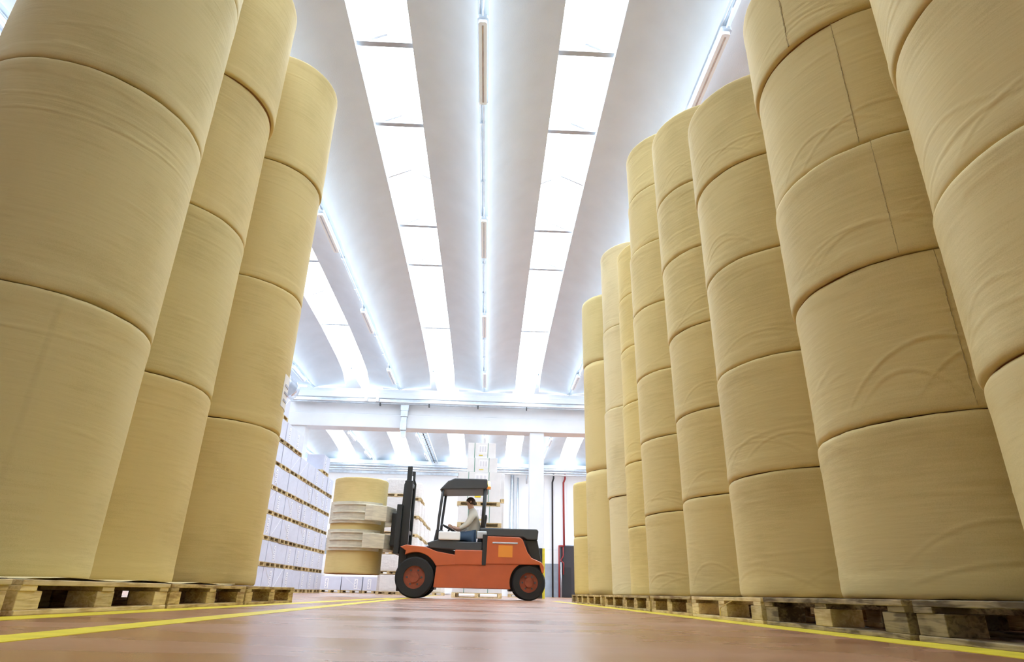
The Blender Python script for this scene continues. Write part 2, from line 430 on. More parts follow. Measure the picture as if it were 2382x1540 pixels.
for k in range(-4, 5):
    roof_services(k)
    for sg in (-1, 1):  # added fill lights along the joints to brighten the ceiling, not real fixtures
        area('added_ceiling_fill', (X0+MOD*k+sg*.10, 12.3, ZR-.16), .05, 17.5, UP*17.5*.8, (PI, -sg*.95, 0), (.72, .86, 1.0))
        area('added_ceiling_fill', (X0+MOD*k+sg*.10, 28.3, ZR-.16), .05, 12.0, UP*12*.9, (PI, -sg*.95, 0), (.72, .86, 1.0))
    ys = [1.85, 6.2, 10.6, 14.95, 19.4] if k != 99 else []
    ys2 = [24.0, 28.2, 32.3]
    for i, y in enumerate(ys+ys2):
        if first: o = lp; first = False
        else: o = dup(lp)
        o.location = (X0+MOD*k+(-.02 if k else 0), y, ZR-.05-.155)
        where = 'above mid aisle' if k == 0 else ('%s line out above double yellow lines' % ORD[-k] if k < 0 else '%s line out above long row' % ORD[k])
        ii = i if i < 5 else i-5
        bay = 'before the beam' if i < 5 else 'past the beam'
        tag(o, 'strip light, %s, %s one %s' % (where, ORD[ii+1], bay), 'light', 'strip lights hanging under the roof joints')

# cable tray and bracket on the beam, pipes
t = tag(empty('cable_tray', (0, 21.1, 6.2)), 'long grey metal cable tray fixed along the face of the white roof beam', 'cable tray')
MB().box(-7.0, 16, -.02, .08, -.08, .10).build('tray', m_galv, t, bevel=.01)
MB().tube([(-7.0, -.07, -.02), (16, -.07, -.02)], .022, 8).build('pipe', m_white, t, smooth=True)
for x in (-4.4, -4.0): MB().box(x-.05, x+.05, -.13, -.0, -.02, .13).build('junction_box', m_white, t, bevel=.008)
for x in (-3.9, -2.2, -.5, 1.2): MB().box(x-.02, x+.02, -.10, .02, -.16, -.06).build('hook', m_greym, t)
t = tag(empty('cable_duct', (-3.05, 21.25, 5.3)), 'galvanised vertical cable duct with kinked cover on the white roof beam', 'duct')
MB().prism([(-.25,1.0),(-.15,.85),(-.13,.62),(.13,.62),(.15,.85),(.25,1.0)], -.14, .02).build('funnel', m_galv, t)
MB().box(-.12, .12, -.14, .02, .40, .62).box(-.10, .10, -.10, .04, .22, .40).box(-.11, .11, -.15, .02, -.08, .22).build('duct_body', m_galv, t, bevel=.01)
MB().prism([(-.09,-.08),(-.05,-.3),(.10,-.3),(.09,-.08)], -.1, 0).build('foot', m_galv, t)
# round ventilation duct with an elbow
t = tag(empty('ventilation_duct', (-6.55, 19.9, 6.05)), 'big round silver ventilation duct with elbow below the roof beside the beam', 'duct')
R_ = .33; pts = [(0, y, 0) for y in np.arange(-16, -.6, 1.2)]
arc = [(-.55+.55*math.cos(a), -.6+.55*math.sin(a), 0) for a in np.linspace(0, PI/2, 8)]
MB().tube(pts+[(0,-.75,0)], R_, 28).build('duct_run', m_duct, t, smooth=True)
MB().tube([(0,-.75,0)]+arc+[(-.8,-.05,0)], R_*1.0, 28).build('elbow', m_duct, t, smooth=True)
MB().tube([(-.8,-.05,0), (-7.5,-.05,0)], R_*.98, 28).build('duct_branch', m_duct, t, smooth=True)
for p in pts[::2]: MB().tube([(0, p[1]-.03, 0), (0, p[1]+.03, 0)], R_*1.04, 28).build('joint_ring', m_galv, t, smooth=False)
# pipes below the roof at the far wall
for i, (z, r) in enumerate(((6.40, .07), (6.24, .05), (6.10, .04))):
    o = MB().tube([(-16, 34.2-.1*i, z), (16, 34.2-.1*i, z)], r, 10).build('service_pipe', m_galv, smooth=True)
    tag(o, '%s horizontal silver pipe below the roof along the far white wall' % ('thick upper', 'middle', 'thin lower')[i], 'pipe', 'pipes across the far wall')
def vpipe(x, zt, r, mtl, lab, kink=0, zb=0.0):
    y = 34.55
    p = [(x, y-.02, zb), (x, y-.02, zt-.55), (x+kink, y-.1, zt-.35), (x+kink, y-.1, zt)] if kink else [(x, y, zb), (x, y, zt)]
    return tag(MB().tube(p, r, 10).build('wall_pipe', mtl, smooth=True), lab, 'pipe')
vpipe(1.24, 6.25, .10, m_galv, 'thick grey drain pipe running down the far white wall')
vpipe(1.55, 6.0, .05, m_galv, 'thin grey pipe on the far wall beside the thick drain pipe')
vpipe(2.03, 6.25, .035, m_galv, 'very thin grey pipe bracket high on the far wall beside the column', -.0, 5.7)
vpipe(3.44, 6.35, .045, m_black, 'black pipe running down the far wall past the grey dado', .06)
o = vpipe(4.05, 6.35, .05, m_red, 'red fire pipe on far wall that branches beside the dark door', .08, 2.5)
MB().tube([(4.05, 34.53, 2.5), (3.78, 34.53, 2.5), (3.78, 34.53, 0)], .045, 8).build('branch', m_red, o, smooth=True)
MB().tube([(3.88, 34.5, 1.7), (3.88, 34.5, .0)], .03, 8).build('standpipe', m_galv, o, smooth=True)
MB().tube([(4.0, 34.52, 2.45), (4.0, 34.5, 2.0), (3.86, 34.5, 1.8), (4.02, 34.5, 1.65), (4.0, 34.52, 1.1)], .03, 8).build('valve', m_red, o, smooth=True)
# ladder tray in the far bay
t = tag(empty('cable_ladder', (X0-MOD+.28, 22, 6.62)), 'cable ladder running away under the roof of the bay beyond the beam', 'cable ladder')
MB().box(-.17, -.14, 0, 12.2, -.04, .05).build('rail', m_galv, t); MB().box(.14, .17, 0, 12.2, -.04, .05).build('rail', m_galv, t)
for i in range(24): MB().box(-.14, .14, .3+.5*i, .34+.5*i, -.02, 0).build('rung', m_galv, t)
MB().tube([(-.03, 0, .02), (-.03, 12.2, .02)], .03, 6).build('cable', m_greym, t)
# corner guard on column
tag(MB().box(1.79, 1.87, 21.31, 21.345, 0, 1.5).box(1.845, 1.87, 21.345, 21.84, 0, 1.5).build('corner_guard', m_yellow), 'yellow corner guard at the foot of the white column', 'guard')
tag(MB().box(1.52, 1.78, 21.2, 21.34, .03, 1.5).build('equipment_cabinet', m_black, bevel=.01), 'narrow dark cabinet against the foot of the white column', 'cabinet')

# ---------------------------------------------------------------- rolls of paper
def ring_noise(th, seed, octs=((3, .4), (7, .3), (13, .2), (29, .12), (53, .08))):
    r = np.random.RandomState(seed); out = 0*th
    for f, a in octs:
        for q in range(2):
            out = out + a*np.cos((f+q)*th + r.rand()*2*PI)*(.5+r.rand()*.5)
    return out
def roll_mesh(R, H, seed, hi=True, creases=(), step=None, lip=1.0):
    nth = 288 if hi else 96; nz = (int(H/.0085) if hi else 24)
    th = np.linspace(0, 2*PI, nth, endpoint=False)
    z = np.linspace(0, 1, nz)
    # denser rows by the rims
    z = z + .0*z
    T, Zn = np.meshgrid(th, z)
    rim_b = (.005+.006*ring_noise(th, seed))*lip; rim_t = (.004+.004*ring_noise(th, seed+1))*lip
    rim_b = np.clip(rim_b, 0, .014); rim_t = np.clip(rim_t, 0.0, .012)
    Z = rim_b[None, :] + (H-rim_t-rim_b)[None, :]*Zn
    zz = Z
    Rr = np.full_like(Z, R)
    # wrapped ends: slightly proud band whose edge rounds inwards
    band = .10+.02*ring_noise(th, seed+2)[None, :]
    if hi:
        for sgn in (0, 1):
            dd = zz if sgn == 0 else H-zz
            Rr += .0022/(1+np.exp((dd-band)/.006))*1.0
    ed = np.minimum(zz-rim_b[None, :], (H-rim_t)[None, :]-zz)
    Rr -= .010*np.exp(-(ed/.008))
    Rr += .0012*np.sin(3*T+seed)+.0008*ring_noise(th, seed+5)[None, :]
    def wrapd(a): return (a+PI) % (2*PI)-PI
    for (tc, zc, wd, arch, amp, tilt) in creases:
        x = wrapd(T-tc)/wd
        curve = zc + arch*(1-x*x) + tilt*x
        env = np.clip(1-x*x, 0, 1)**.6
        Rr += amp*env*np.exp(-((zz-curve)/.0065)**2) - amp*.3*env*np.exp(-((zz-curve+.014)/.009)**2)
    if step:
        x = wrapd(T-step); jag = .004*np.sin(zz*90+seed)+.002*np.sin(zz*231)
        Rr += np.where((x+jag > 0) & (x < .7), .0035*(1-x/.7), 0)
    if hi:
        rs = np.random.RandomState(seed+9)
        for q in range(26):
            tc = rs.rand()*2*PI; zc = rs.rand()*H; wd = .15+rs.rand()*.5; am = .0005+.0008*rs.rand()
            x = wrapd(T-tc)/wd; Rr += am*np.clip(1-x*x, 0, 1)*np.exp(-((zz-zc-.03*rs.randn()*x)/.01)**2)
    X = Rr*np.cos(T); Y = Rr*np.sin(T)
    V = np.stack([X, Y, Z], -1).reshape(-1, 3)
    i, j = np.meshgrid(np.arange(nz-1), np.arange(nth), indexing='ij')
    a = i*nth+j; b = i*nth+(j+1) % nth
    F = np.stack([a, b, b+nth, a+nth], -1).reshape(-1, 4)
    nV = len(V)
    # end discs
    inner = []
    for (row, zc) in ((0, .004), (nz-1, H-.004)):
        ringv = np.stack([R*.955*np.cos(th), R*.955*np.sin(th), np.full(nth, zc)], -1)
        inner.append(ringv)
    V = np.vstack([V]+inner)
    fs = F.tolist()
    mi = [0]*len(fs)
    for e, row in ((0, 0), (1, nz-1)):
        for q in range(nth):
            q2 = (q+1) % nth; A = row*nth+q; B = row*nth+q2; c = nV+e*nth+q; dd = nV+e*nth+q2
            fs.append([A, c, dd, B] if e == 0 else [A, B, dd, c]); mi.append(0 if hi else 0)
        cap = [nV+e*nth+q for q in range(nth)]
        fs.append(cap[::-1] if e == 0 else cap); mi.append(1)
    me = bpy.data.meshes.new('paper_roll')
    me.from_pydata(V.tolist(), [], fs); me.polygons.foreach_set('material_index', mi)
    me.polygons.foreach_set('use_smooth', [m == 0 for m in mi]); me.update()
    return me
RR = .594
def stack(x, y, zb, H, n, km, seed, lab, hi=True, rows=None, cre=None, steps=None, offs=None, dark=()):
    z = zb; rs = random.Random(seed)
    hs = H if isinstance(H, (list, tuple)) else [H]*n
    face = math.atan2(-y, -x)          # the side turned towards the camera
    for i in range(n):
        cr = []
        if cre == 'auto' and hi:
            for q in range(3):
                cr.append((face+rs.uniform(-.9, 1.0), rs.uniform(.0, .06)*1.0, rs.uniform(.45, .9), rs.uniform(.08, .24), rs.uniform(.0012, .0024), rs.uniform(-.05, .05)))
            cr.append((face+rs.uniform(-.4, .6), hs[i]*rs.uniform(.3, .9), rs.uniform(.4, .8), rs.uniform(-.03, .05), .0012, rs.uniform(-.04, .04)))
        if cre == 'soft' and hi:
            cr.append((face+rs.uniform(-.3, .3), hs[i]-.22+rs.uniform(-.05, .05), 1.3, .0, .0014, rs.uniform(-.03, .03)))
        ex = (steps or {}).get(i)
        if ex and ex[1]: cr += [(face+a, b, c, d_, e, f) for a, b, c, d_, e, f in ex[1]]
        Ri = RR - (.012 if i in dark else 0)
        me = roll_mesh(Ri, hs[i]-.0005, seed*31+i*7, hi, cr, (face+ex[0]) if ex and ex[0] is not None else None)
        me.materials.append(K[km if not isinstance(km, (list, tuple)) else km[i]]); me.materials.append(m_core)
        o = bpy.data.objects.new('paper_roll', me); C.objects.link(o)
        dx, dy = (offs[i] if offs and i in offs else (rs.uniform(-.004, .004), rs.uniform(-.003, .003)))
        if i == 0: dx = dy = 0
        o.location = (x+dx, y+dy, z)
        pos = 'bottom roll' if i == 0 else ('top roll' if i == n-1 else '%s roll up' % ORD[i+1])
        tag(o, 'brown kraft paper roll, %s of %s' % (pos, lab), 'paper roll', 'kraft paper rolls stacked on pallets')
        z += hs[i]
    return z
PT = .13     # pallet top
rowL = '%s stack by the double yellow lines'
rowR = '%s stack of the long row'
# --- row of three beside the double yellow lines
stack(-2.56, 3.23, PT, [1.30, 1.34, 1.27, 1.33], 4, 3, 11, rowL % 'first', cre='soft', steps={0: (.15, []), 1: (None, [(.0, 1.0, 1.4, 0, .002, .02)])})
stack(-2.70, 4.44, PT, [1.30, 1.33, 1.27, 1.36], 4, [0, 3, 0, 0], 12, rowL % 'second', cre='soft', offs={3: (.035, .0), 2: (0, 0), 1: (0, 0)}, dark=())
stack(-2.55, 5.655, PT, [1.29, 1.33, 1.31, 1.36], 4, 0, 13, rowL % 'third', cre='soft', offs={3: (.018, 0), 1: (0, 0), 2: (0, 0)})
# --- long row of nine
stack(2.20, 1.67, PT, [.70, .68, .72, .74, .74], 5, 0, 21, rowR % 'first', cre='auto', offs={1: (-.012, 0), 3: (-.01, 0)})
stack(2.22, 2.87, PT, [.715, .74, .66, .84, .68], 5, 0, 22, rowR % 'second', cre='auto', offs={2: (-.012, 0), 4: (-.02, 0)},
      steps={1: (.176, [(.05, .03, .75, .30, .0045, -.02), (.25, .02, .5, .24, .004, .06), (-.15, .02, .4, .18, .0035, -.05), (.45, .0, .35, .2, .003, .08), (.2, .33, .5, .02, .002, .02)]), 2: (-.024, []), 3: (-.12, []), 4: (-.5, [])})
stack(2.20, 4.08, PT, [.71, .73, .76, .77, .76], 5, 0, 23, rowR % 'third', cre='auto', offs={4: (-.01, 0)})
stack(2.24, 5.28, PT, [.74, .70, .76, .75, .72, .86], 6, 0, 24, rowR % 'fourth', cre='auto', offs={3: (-.01, 0), 4: (-.015, 0), 5: (-.015, 0)})
stack(2.20, 6.48, PT, [.75, .74, .70, .78, .78, .76, .72], 7, 0, 25, rowR % 'fifth', cre='auto', offs={5: (.02, 0), 6: (.03, 0)})
stack(2.28, 7.69, PT, .745, 6, 1, 26, rowR % 'sixth', cre='auto', offs={4: (.02, 0), 5: (.03, 0), 3: (.015, 0)})
stack(2.29, 8.90, PT, [1.25, 1.24, 1.27, 1.37], 4, 2, 27, rowR % 'seventh', cre='auto', offs={1: (-.02, 0), 3: (.01, 0)})
stack(2.17, 10.22, PT, [1.83, 1.82, 1.22], 3, [0, 0, 3], 28, rowR % 'eighth', hi=False)
stack(2.20, 12.10, PT, [.98, .98], 2, 1, 29, rowR % 'ninth', hi=False)

def patch(root, R, t0, t1, z0, z1, name, m, lab=None):
    mb = MB(); n = 10
    for i in range(n+1):
        t = t0+(t1-t0)*i/n
        for rad in (R, R+.004): mb.v += [(rad*math.cos(t), rad*math.sin(t), z0), (rad*math.cos(t), rad*math.sin(t), z1)]
    for i in range(n):
        b0 = i*4; mb.f += [(b0, b0+1, b0+5, b0+4), (b0+2, b0+6, b0+7, b0+3), (b0, b0+4, b0+6, b0+2), (b0+1, b0+3, b0+7, b0+5)]
    mb.f += [(0, 2, 3, 1), (n*4, n*4+1, n*4+3, n*4+2)]; mb.m = [0]*len(mb.f)
    o = mb.build(name, m, root)
    if lab: o['label'] = lab
    return o
def find_roll(txt): return [o for o in C.objects if o.get('label', '') == txt][0]
q = find_roll('brown kraft paper roll, second roll up of ' + rowL % 'third'); fa = math.atan2(-5.655, 2.55)
lb = patch(q, RR+.001, fa+math.radians(62), fa+math.radians(85), .25, .56, 'label', m_lab, 'white paper label')
for zz in (.31, .38, .45): patch(lb, RR+.006, fa+math.radians(66), fa+math.radians(78), zz, zz+.02, 'print', m_labg)
q = find_roll('brown kraft paper roll, top roll of ' + rowR % 'eighth'); fa = math.atan2(-10.22, -2.17)
m_ink = mat('faded_ink', (.34, .32, .22), .7)
for a_ in (-12, -7, -2, 4): patch(q, RR+.0005, fa+math.radians(a_), fa+math.radians(a_+3.2), .98, 1.03, 'ink_mark', m_ink)
m_seam = mat('glued_seam', (.44, .34, .15), .8)
def seam_strip(txt, x, y, deg, z0, z1, w=.004, part=1.0, seed=1):
    q = find_roll('brown kraft paper roll, ' + txt); fa = math.atan2(-y, -x); t0 = fa+math.radians(deg); rs = random.Random(seed)
    mb = MB(); z = z0; step = .012
    while z < z1:
        if rs.random() < part:
            j = rs.uniform(-.0012, .0012); ww = w*rs.uniform(.7, 1.3); hh = step*1.05
            i = len(mb.v)
            for rad in (RR-.002, RR+.0052):
                for dt, zz in ((0, z), (ww/RR, z), (ww/RR, z+hh), (0, z+hh)):
                    t = t0+j/RR+dt; mb.v.append((rad*math.cos(t), rad*math.sin(t), zz))
            mb.f += [(i,i+3,i+2,i+1),(i+4,i+5,i+6,i+7),(i,i+1,i+5,i+4),(i+1,i+2,i+6,i+5),(i+2,i+3,i+7,i+6),(i+3,i,i+4,i+7)]; mb.m += [0]*6
        z += step
    o = mb.build('seam', m_seam, q); o['label'] = 'dotted vertical glue seam'
r8 = rowR % 'second'
seam_strip('second roll up of '+r8, 2.22, 2.87, 10.1, .01, .73, .003, 1, 2)
seam_strip('third roll up of '+r8, 2.22, 2.87, -1.4, .01, .65, .003, 1, 3)
seam_strip('fourth roll up of '+r8, 2.22, 2.87, -6.9, .01, .83, .003, 1, 4)
seam_strip('top roll of '+r8, 2.22, 2.87, -28.7, .01, .66, .006, 1, 5)
# label sticker on a roll and kraft sheets between pallets and rolls
def sheet(x, y, w, l, seed, lab):
    r = random.Random(seed); n = 24; mb = MB()
    for k in range(n+1):
        yy = y-l/2+l*k/n
        for s in (-1, 1):
            zz = .1325+.003*math.sin(k*.9+seed+s)+(.006*abs(math.sin(k*.45+seed)) if s*x < 0 else 0)
            mb.v.append((x+s*w/2+r.uniform(-.008, .008), yy, zz)); mb.v.append((x+s*w/2, yy, zz+.002))
    for k in range(n):
        a = k*4
        mb.f += [(a, a+4, a+6, a+2), (a+1, a+3, a+7, a+5), (a, a+1, a+5, a+4), (a+2, a+6, a+7, a+3)]; mb.m += [0]*4
    return tag(mb.build('kraft_sheet', K[2]), lab, 'paper sheet', 'kraft sheets lying between pallets and rolls')

sheet(-2.31, 3.75, 1.0, 2.3, 3, 'brown paper sheet curling out between pallets and rolls by the double yellow lines')
# ---------------------------------------------------------------- pallets
def pallet(wood_m, W=1.19, D=1.19, H=.13, seed=0, gap=0.0):
    """long side runs along local y; the front face is at local x=0, body towards +x"""
    rs = random.Random(seed)
    r = empty('wooden_pallet')
    t1 = .022; st = .020; bl = .066; bb = .020
    # deck boards run across (y is the front length)
    xs_ = [0, .27, .53, .79, D-.13]
    for xx in xs_:
        m = MB(); j = rs.uniform(-.004, .004)
        m.box(xx+j, xx+.13+j, rs.uniform(-.004, .0), W+rs.uniform(-.006, .0), H-t1, H-.001)
        m.build('deck_board', wood_m, r, bevel=.003)
    for yy in (0, W/2-.05, W-.10):
        MB().box(.004, D-.004, yy+rs.uniform(0, .005), yy+.10, H-t1-st, H-t1).build('stringer', wood_m, r, bevel=.002)
    for xx in (0.004, D/2-.07, D-.144):
        for k, yy in enumerate((0, W/2-.07, W-.145)):
            j = rs.uniform(-.006, .006) if k == 1 else 0
            MB().box(xx+rs.uniform(0, .006), xx+.14, yy+j+.002, yy+.145+j-.002, bb, bb+bl+.002).build('block', wood_m, r, bevel=.003)
        MB().box(xx, xx+.10, 0, W, 0, bb).build('bottom_board', wood_m, r, bevel=.004)
    return r
pal_n = 0
PALS = [ # side, face x, y0, length, wood, label
 ('L', -1.76, 2.62, 1.20, W_new, 'pale clean wooden pallet under first stack by the double yellow lines'),
 ('L', -1.77, 1.37, 1.20, W_new, 'pale wooden pallet cut by the photo edge beside the double yellow lines'),
 ('L', -1.76, 3.845, 1.17, W_mid, 'worn yellowish wooden pallet under second stack by the double yellow lines'),
 ('L', -1.76, 5.05, 1.21, W_mid, 'brownish wooden pallet at the far end of the double yellow line row'),
 ('R', 1.45, 1.06, 1.20, W_old, 'splintered grey wooden pallet nearest the camera in the long row'),
 ('R', 1.44, 2.29, 1.17, W_old, 'weathered wooden pallet with one pale new block under the second stack of the long row'),
 ('R', 1.43, 3.48, 1.185, W_new, 'pale wooden pallet with straw sticking out under the third stack of the long row'),
 ('R', 1.44, 4.70, 1.16, W_mid, 'wooden pallet under the fourth stack of the long row, dark at one end'),
 ('R', 1.44, 5.92, 1.12, W_mid, 'wooden pallet under the fifth stack of the long row'),
 ('R', 1.46, 7.08, 1.18, W_mid, 'wooden pallet under the sixth stack of the long row'),
 ('R', 1.45, 8.42, 1.16, W_mid, 'wooden pallet under the pale seventh stack of the long row'),
 ('R', 1.46, 9.62, 1.18, W_mid, 'wooden pallet under the eighth stack of the long row'),
 ('R', 1.62, 11.5, 1.19, W_mid, 'wooden pallet under the low ninth stack ending the long row'),
]
for i, (s, xf, y0, ln, wm, lab) in enumerate(PALS):
    D = 1.4 if i != 1 else 1.2
    p = pallet(wm, W=ln, D=D, seed=50+i)
    if s == 'R': p.location = (xf, y0, 0)
    else: p.location = (xf, y0+ln, 0); p.rotation_euler = (0, 0, PI)
    tag(p, lab.replace('nearest the camera', 'under the first stack'), 'pallet', 'wooden pallets under the paper rolls')
    if i == 5:
        bs = [c for c in p.children if c.name.startswith('block')]
        bs[1].data.materials.clear(); bs[1].data.materials.append(W_new); bs[1]['label'] = 'pale new replacement block'
        bs[1].location = (-.0, 0, 0)
# straws poking out of a pallet
tag(MB().tube([(1.45, 3.9, .115), (1.42, 4.05, .07), (1.43, 4.1, .022)], .003, 5).build('wood_splinter', W_new), 'thin pale splinter hanging in the pallet opening under the third stack', 'splinter')

# ---------------------------------------------------------------- palletised loads
def load(name, w, d, h, mats, style, ph=.11):
    """front face towards -y, centre at x=0; origin at the bottom front"""
    r = empty(name); mw = mats
    m = MB()
    m.box(-w/2, w/2, 0, d, ph-.018, ph)
    m.box(-w/2, w/2, 0, .09, 0, .018); m.box(-w/2, w/2, d-.09, d, 0, .018)
    for xx in (-w/2, -.05, w/2-.1):
        for yy in (0, d/2-.05, d-.1): m.box(xx, xx+.1, yy, yy+.1, .018, ph-.018)
    m.build('pallet', W_mid if style == 'lav' else W_new, r)
    if style == 'wrap':
        b = MB(); n = 20
        prof = [(0, .97), (.1, 1.0), (.5, 1.01), (.9, 1.0), (1, .95)]
        k0 = 0
        for t, s in prof:
            z = ph+(h-ph)*t
            for i in range(4*5):
                a = i/20*2*PI
                cx, cy = math.cos(a), math.sin(a); q = max(abs(cx), abs(cy)); e = .985+.015*(1-q)
                b.v.append((cx/q*w/2*s*e, d/2+cy/q*d/2*s*e, z))
        for k in range(len(prof)-1):
            for i in range(20):
                a = k*20+i; c = k*20+(i+1) % 20; b.f.append((a, c, c+20, a+20)); b.m.append(0)
        b.f.append(tuple(range(80, 100))); b.f.append(tuple(range(19, -1, -1))); b.m += [0, 0]
        b.build('wrapped_stack', mw, r, bevel=.012)
    else:
        b = MB(); b.box(-w/2+.006, w/2-.006, .004, d-.004, ph, h-.004)
        b.build('paper_stack', mw, r, bevel=.008)
    return r
def seam(r, poly, name='fold'): pass
# lavender block along the wall side
LAY = .64; PIT = .88
proto_l = {}
def lav_load(kind):
    w = PIT-.02
    r = load('paper_load', w, .60, LAY, m_lav, 'lav', .11)
    # a crease line of the shrink wrap, and the printed label strips
    if kind in (0, 2):
        x = -w*.18 if kind == 0 else w*.2
        MB().box(x-.07, x+.07, -.004, .006, .17, .55).build('label', m_lab, r)
        lb = MB()
        for i in range(6): lb.box(x-.035+(.02 if i % 2 else -.01), x+.03, -.007, -.003, .20+.055*i, .235+.055*i)
        lb.build('print', m_labg, r)
    if kind in (1, 2):
        s = 1 if kind == 1 else -1
        mb = MB(); mb.prism([(s*-w*.42, .13), (s*-w*.40, .13), (s*w*.34, .60), (s*w*.32, .60)] if s > 0 else [(w*.42, .13), (-w*.32, .60), (-w*.34, .60), (w*.40, .13)], -.003, .004)
        mb.build('wrap_fold', m_lab, r)
    return r
protos = [lav_load(k) for k in range(4)]
used = set()
def inst(protos, key, x, y, z, rz, label, cat, group):
    p = protos[key]
    if (id(protos), key) not in used: used.add((id(protos), key)); o = p
    else: o = dup(p)
    o.location = (x, y, z); o.rotation_euler = (0, 0, rz)
    return tag(o, label, cat, group)
XF = -5.8
ncol = 9
heights = {0: 6, 1: 7, 2: 6, 3: 6, 4: 6, 5: 7, 6: 7, 7: 8, 8: 8}
for c in range(ncol):
    yc = 23.72-PIT*(c+.5)
    for l in range(heights[c]):
        kk = rnd.choice([0, 1, 2, 3]) if c > 2 else rnd.choice([0, 0, 2])
        inst(protos, kk, XF+rnd.uniform(-.012, .012), yc+rnd.uniform(-.008, .008), l*LAY, PI/2,
             'lavender wrapped load, %s layer up, %s column from far corner of the block' % (ORD[l+1], ORD[c+1] if c < 10 else c), 'pallet load', 'lavender wrapped pallet loads')
# second lavender row facing the aisle further back
for i in range(6):
    inst(protos, 0 if i % 2 == 0 else 2, -8.2+PIT*i, 28.0, 0, 0, 'lavender wrapped load in single low row behind truck, %s from its outer end' % ORD[i+1], 'pallet load', 'low lavender row by the far wall')
# grey machine / beige box on top of row
r = tag(empty('stacked_goods', (-7.4, 28.2, LAY)), 'beige wrapped bundle with grey top on the far lavender row', 'bundle')
MB().box(-.45, .45, 0, .8, 0, .9).build('wrapped_stack', m_wrap, r, bevel=.03)
MB().box(-.42, .42, .05, .75, .9, 1.55).build('grey_carton', m_wains, r, bevel=.02)
# white wrapped stacks behind the roll clamp
wp = [load('white_load', .78, .78, .65, m_wrap, 'wrap', .10)]
def col(protos, x, y, n, H, lab, group, base=0, rz=0, seed=0):
    rs = random.Random(seed)
    for l in range(n):
        inst(protos, 0, x+rs.uniform(-.02, .02), y+rs.uniform(-.01, .01), base+l*H, rz, lab % ORD[l+1], 'pallet load', group)
col(wp, -3.37, 23.0, 6, .65, 'white wrapped pallet load, %s layer up, stack directly behind the roll clamp', 'white wrapped pallet loads')
for q, yy in enumerate((23.9, 24.75, 25.6, 26.45, 27.3, 28.15)):
    col(wp, -2.94, yy, 6 if q < 2 else 5, .65, 'white wrapped load, %%s layer up, %s stack of row behind the mast' % ORD[q+1], 'white wrapped pallet loads', seed=q+3)
# white carton pile behind the driver
def carton(w, d, h, ph, straps=True):
    r = load('carton_load', w, d, h, m_ream, 'carton', ph) if ph else None
    if r is None:
        r = empty('carton_pack'); MB().box(-w/2, w/2, 0, d, 0, h-.004).build('paper_stack', m_ream, r, bevel=.006)
    if straps:
        for s in (-.26, .22):
            MB().box(w*s-.008, w*s+.008, -.004, .004, ph, h-.004).build('strap', m_green, r)
    MB().box(-w*.12, w*.2, -.003, .004, ph+(h-ph)*.3, h-.05).build('label', m_lab, r)
    MB().box(-w*.1, w*.04, -.006, -.002, ph+(h-ph)*.14, ph+(h-ph)*.2).build('tape', m_yellow, r)
    mb = MB()
    for i in range(3): mb.box(-w*.08+i*w*.09, -w*.08+i*w*.09+w*.05, -.006, -.002, ph+(h-ph)*.4, h-.1)
    mb.build('print', mat('pale_print', (.70, .70, .74), .6), r)
    return r
def put(o, x, y, z, lab):
    o.location = (x, y, z); return tag(o, lab, 'carton load', 'white carton loads behind the driver')
put(carton(1.30, .9, .87, .12), -.24, 17.5, 0, 'white carton load on the floor, lowest behind the truck body')
put(carton(1.24, .9, .88, .12), -.24, 17.5, .87, 'white carton load second up behind the driver')
put(carton(1.20, .9, .56, .12), -.24, 17.5, 1.75, 'wide white carton load with visible pallet block behind the driver shoulder')
put(carton(1.18, .9, .92, .11), -.28, 17.5, 2.31, 'white carton load with green straps just below the two top packs')
put(carton(.84, .8, .40, 0), -.22, 17.52, 3.23, 'lower of two white packs on top of the carton pile')
put(carton(.78, .8, .43, 0), -.25, 17.55, 3.63, 'topmost white pack with green straps on the carton pile')
for l in range(4):
    put(carton(1.34, .9, .86, .12, False), -.22, 18.9, l*.86, 'white carton load in the rear stack of the carton pile, %s layer up' % ORD[l+1])
for (x, lab) in ((-1.95, 'low white wrapped load seen beneath the truck near its front wheel'), (1.22, 'low white wrapped load seen beneath the truck near its back wheel')):
    o = load('white_load', .75, .8, .55, m_wrap, 'wrap', .10); o.location = (x, 25.2, 0); tag(o, lab, 'pallet load', 'white wrapped pallet loads')

# ---------------------------------------------------------------- forklift
F = tag(empty('forklift_truck', (0, 13.0, 0)), 'orange and black forklift truck with roll clamp driving across the aisle', 'forklift')
DW = 1.15   # width
def wheel(x, r, w, y, big):
    o = MB(); n = 40
    prof = [(r*.56, 0), (r*.93, 0), (r, .03), (r, w-.03), (r*.93, w), (r*.56, w)]
    for a in range(n):
        t = 2*PI*a/n
        for (rr, yy) in prof: o.v.append((rr*math.cos(t), yy, rr*math.sin(t)))
    P = len(prof)
    for a in range(n):
        for q in range(P):
            q2 = (q+1) % P; A = a*P+q; B = a*P+q2; c = ((a+1) % n)*P+q; d2 = ((a+1) % n)*P+q2
            o.f.append((A, B, d2, c)); o.m.append(0)
    for a in range(0, n, 2):
        pass
    W = o.build('wheel', m_rubber, F, smooth=False, loc=(x, y, r), bevel=0)
    h = MB(); h.tube([(0, .035, 0), (0, w-.035, 0)], r*.56, 32); h.tube([(0, .0, 0), (0, .05, 0)], r*.25, 20)
    h.build('rim', m_rim, W)
    b = MB()
    for a in range(6):
        t = a/6*2*PI; b.tube([(r*.38*math.cos(t), .015, r*.38*math.sin(t)), (r*.38*math.cos(t), .035, r*.38*math.sin(t))], .018, 8)
    b.build('wheel_nut', m_greym, W)
for y in (0.0, DW-.24): wheel(-1.40, .375, .24, y, True)
for y in (0.03, DW-.22): wheel(.83, .325, .19, y, False)
